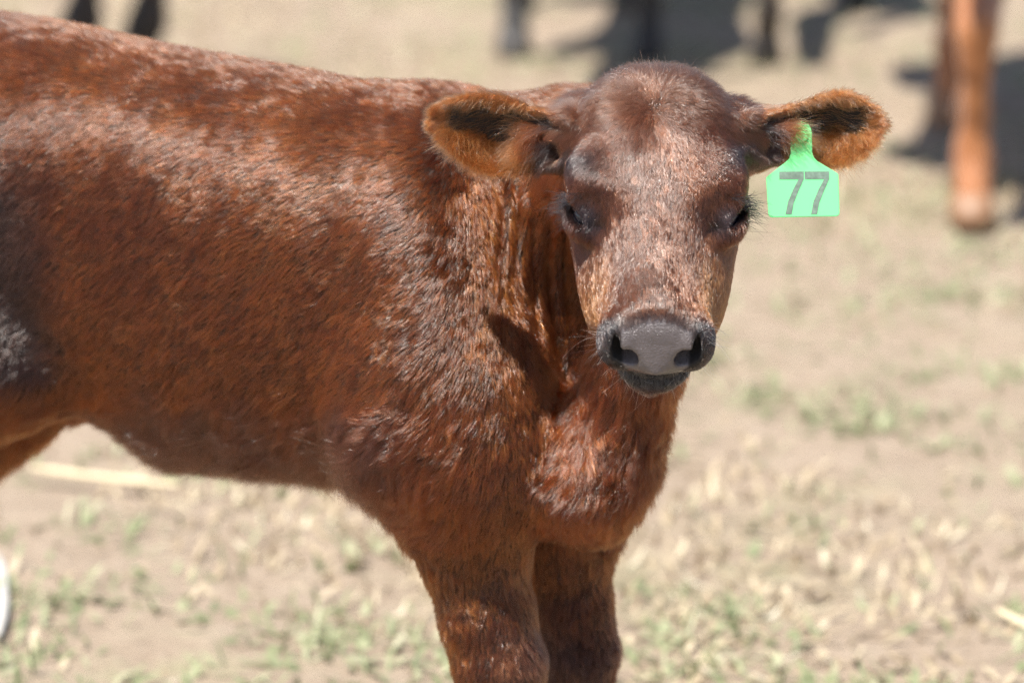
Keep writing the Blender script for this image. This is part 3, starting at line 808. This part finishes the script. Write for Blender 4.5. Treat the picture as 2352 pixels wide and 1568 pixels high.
# loose sticks
k = N('pale_straw'); nzz = k.noise(60, 4); k.l(k.ramp(nzz, [(.3, (.50, .40, .24)), (.7, (.70, .60, .42))]), k.b.inputs['Base Color']); k.b.inputs['Roughness'].default_value = .7; M_STALK = k.m
k = N('bleached_wood'); nzz = k.noise(40, 4); k.l(k.ramp(nzz, [(.3, (.40, .37, .33)), (.7, (.55, .53, .50))]), k.b.inputs['Base Color']); k.b.inputs['Roughness'].default_value = .8; M_BLEACH = k.m
def stick(name, a, b, r, flat, mat, label, cat, knots=()):
    a = np.array(a); b = np.array(b); L = np.linalg.norm(b - a); d = (b - a) / L; sd = np.cross(d, [0, 0, 1]); sd /= np.linalg.norm(sd); up = np.cross(sd, d)
    vs = []; n = 14; m = 10; r9 = np.random.default_rng(int(L * 1e4))
    for i in range(n + 1):
        t = i / n; rr = r * (1 + .12 * r9.normal()) * (1.25 if i in knots else 1) * (min(1, .55 + 3 * min(t, 1 - t)))
        c = a + (b - a) * t + sd * math.sin(t * 3.1) * L * .02 + up * (r * flat)
        for j in range(m):
            an = 2 * math.pi * j / m; vs.append(c + sd * math.cos(an) * rr + up * math.sin(an) * rr * flat - a)
    fs = [(i * m + j, i * m + (j + 1) % m, (i + 1) * m + (j + 1) % m, (i + 1) * m + j) for i in range(n) for j in range(m)]
    fs += [tuple(range(m))[::-1], tuple(n * m + j for j in range(m))]
    o = mesh_obj(name, vs, fs, mat, loc=a); o['label'] = label; o['category'] = cat
    return o
stick('straw_stalk', gpt(75, 1082), gpt(415, 1122), .0085, .6, M_STALK, 'long pale straw stalk lying on the ground under the calf\'s belly', 'straw stalk', (4, 9))
stick('bleached_stick', gpt(-4, 1470), gpt(-6, 1285), .007, .9, M_BLEACH, 'bleached white stick on the ground at the lower left edge', 'stick', (3,))
stick('straw_stalk', gpt(2292, 1405), gpt(2400, 1462), .008, .5, M_STALK, 'short pale straw stalk on the ground at the lower right edge', 'straw stalk', (6,))

# ------------------------------------------------------------------ cattle behind
k = N('hoof_horn'); k.b.inputs['Base Color'].default_value = (.035, .03, .028, 1); k.b.inputs['Roughness'].default_value = .5; M_HOOF = k.m
k = N('pale_hoof_horn'); k.b.inputs['Base Color'].default_value = (.26, .14, .075, 1); k.b.inputs['Roughness'].default_value = .5; M_HOOFP = k.m
def hide(name, a, b):
    k = N(name); t_ = k.n('TexCoord').outputs['Object']; nz_ = k.noise(9, 6, .65, t_); k.l(k.ramp(nz_, [(.3, a), (.7, b)]), k.b.inputs['Base Color'])
    k.b.inputs['Roughness'].default_value = .45; k.b.inputs['Sheen Weight'].default_value = .2
    n_ = k.noise(160, 4, .7, t_); k.l(k.n('Bump', {'Strength': .4, 'Distance': .01, 'Height': n_}).outputs[0], k.b.inputs['Normal'])
    return k.m
def hoof_mesh(c, f, r):
    sd = np.array([-f[1], f[0], 0]); vs = []; fs = []
    for z, s_, fw in ((.0, 1.12, .022), (.03, 1.05, .014), (.062, .95, .0)):
        for j in range(14):
            a = 2 * math.pi * j / 14; rr = r * s_ * (1 - .12 * max(0, math.cos(a)) * (abs(math.sin(a)) < .3))
            vs.append(c + f * (math.cos(a) * rr * 1.2 + fw) + sd * math.sin(a) * rr + np.array([0, 0, z]))
    for i in range(2):
        for j in range(14): fs.append((i * 14 + j, i * 14 + (j + 1) % 14, (i + 1) * 14 + (j + 1) % 14, (i + 1) * 14 + j))
    fs += [tuple(range(14))[::-1], tuple(28 + j for j in range(14))]
    return vs, fs
def cow(loc, head_deg, feet, mat, label, sc=1.0, head_low=0.0, group='cattle standing behind the calf', hoof=None, lr=1.0, br=1.0):
    """feet: world points for front left, front right, hind left, hind right"""
    h = R(head_deg); f = np.array([math.cos(h), math.sin(h), 0]); l = np.array([-f[1], f[0], 0]); up = np.array([0, 0, 1.0])
    loc = np.array(loc, float)
    t = empty('cow', loc, label, 'cow', group)
    def b(x, y, z): return f * x * sc + l * y * sc + up * z * sc
    fd = Field(np.arange(-1.5, 1.5, .02), np.arange(-1.5, 1.5, .02), np.arange(-.02, 1.62, .02))
    fd.cone(b(-.55, 0, .98), b(.30, 0, .92), .27 * sc * br, .29 * sc * br, .05)
    fd.cone(b(.25, 0, .95), b(.52, 0, 1.0), .28 * sc * br, .22 * sc * br, .08)
    fd.cone(b(-.70, 0, 1.05), b(-.45, 0, 1.05), .20 * sc * br, .24 * sc * br, .08)
    hz = 1.18 - .55 * head_low
    fd.cone(b(.50, 0, 1.05), b(.92, 0, hz + .05), .20 * sc, .13 * sc, .08)
    fd.cone(b(.92, 0, hz + .06), b(1.12, 0, hz - .10), .125 * sc, .085 * sc, .05)
    fd.cone(b(1.10, 0, hz - .09), b(1.22, 0, hz - .20), .082 * sc, .075 * sc, .03)
    for s in (-1, 1): fd.cone(b(.90, s * .09, hz + .12), b(.90, s * .27, hz + .10), .045 * sc, .03 * sc, .03)
    fd.cone(b(-.88, 0, 1.15), b(-.95, 0, .55), .035, .022, .03)
    for i, ft in enumerate(feet):
        ft = np.array(ft, float) - loc; front = i < 2; y = .15 if i % 2 == 0 else -.15
        top = b(.40, y, .80) if front else b(-.60, y, .92)
        mid = b(.42, y, .60) if front else b(-.50, y, .66)
        kn = ft + up * (.36 if front else .46) * sc + (f * .03 if front else -f * .07)
        ell_ = mid * .75 + kn * .25
        fd.cone(top, ell_, .13 * sc, .085 * sc, .06); fd.cone(ell_, kn, .080 * sc * lr, .052 * sc * lr, .03)
        fd.cone(kn, kn - up * .06, .052 * sc * lr, .038 * sc * lr, .02)
        an = ft + up * .13 - f * .02
        fd.cone(kn - up * .05, an, .037 * sc * lr, .036 * sc * lr, .02); fd.cone(an, an + up * .01, .046 * sc * lr, .046 * sc * lr, .02); fd.cone(an, ft + up * .05 + f * .02, .042 * sc * lr, .046 * sc * lr, .02)
    v, q = fd.mesh(); v = smooth_verts(v, q, 4); nn_ = vnormals(v, q)
    if np.mean(np.sum((v - v.mean(0)) * nn_, 1)) < 0: q = q[:, ::-1]
    mesh_obj('body', v, q, mat, t)
    for i, ft in enumerate(feet):
        vs, fs = hoof_mesh(np.array(ft, float) - loc + f * .02, f, .052 * sc * lr); mesh_obj('hoof', vs, fs, hoof or M_HOOF, t)
    for s in (-1, 1):
        v_, f_ = sphere(b(1.0, s * .085, hz + .02), .022, 12, 8); mesh_obj('eye', v_, f_, M_EYE, t)
    v_, f_ = sphere(b(-.955, 0, .47), .05, 12, 8, sc=(.7, .7, 2.0)); mesh_obj('tail_switch', v_, f_, mat, t)
    return t
M_ORANGE = hide('orange_hide', (.30, .10, .030), (.42, .165, .055))
M_DARK = hide('black_hide', (.014, .012, .012), (.028, .023, .021))
M_DBROWN = hide('dark_brown_hide', (.020, .014, .010), (.045, .028, .018))
fa = gpt(2232, 508)
cow((.86, 9.62, 0), -94, [fa, (fa[0] + .05, fa[1] + .50, 0), (.97, 9.85, 0), (.985, 10.05, 0)], M_ORANGE, 'orange brown cow striding behind the calf on the right side', 1.05, hoof=M_HOOFP, lr=.78, br=.75)
fb = gpt(1182, 124)
cow((.16, 11.15, 0), -93, [(.33, 10.8, 0), fb, (.31, 11.7, 0), (.02, 11.75, 0)], M_DARK, 'black cow standing behind the calf\'s head, only its dark legs in view', .9, .9, lr=.85, br=.68)
fe = gpt(1762, 152)
cow((.74, 11.9, 0), 92, [(.60, 12.3, 0), (.92, 12.5, 0), fe, (.90, 11.6, 0)], M_DBROWN, 'dark brown cow behind the calf\'s head, one leg in view between black and orange cows', .8, .3, lr=.9, br=.6)
fc = gpt(322, 175)
cow((-1.72, 10.2, 0), 182, [(-2.2, 10.0, 0), (-2.15, 10.3, 0), fc - np.array([.155, .0, 0]), fc], M_DBROWN, 'dark brown cow standing behind the calf\'s rump at the left', 1.0)
print('done', round(time.time() - T0, 1))

# the calf's own hooves
f_ = np.array([math.cos(PHI), -math.sin(PHI), 0])
for ch in LEGS:
    g_ = to_world(ch[-1][0]); g_[2] = -.004
    vs, fs = hoof_mesh(g_ - calf_base, f_, .031); mesh_obj('hoof', vs, fs, M_HOOF, calf)
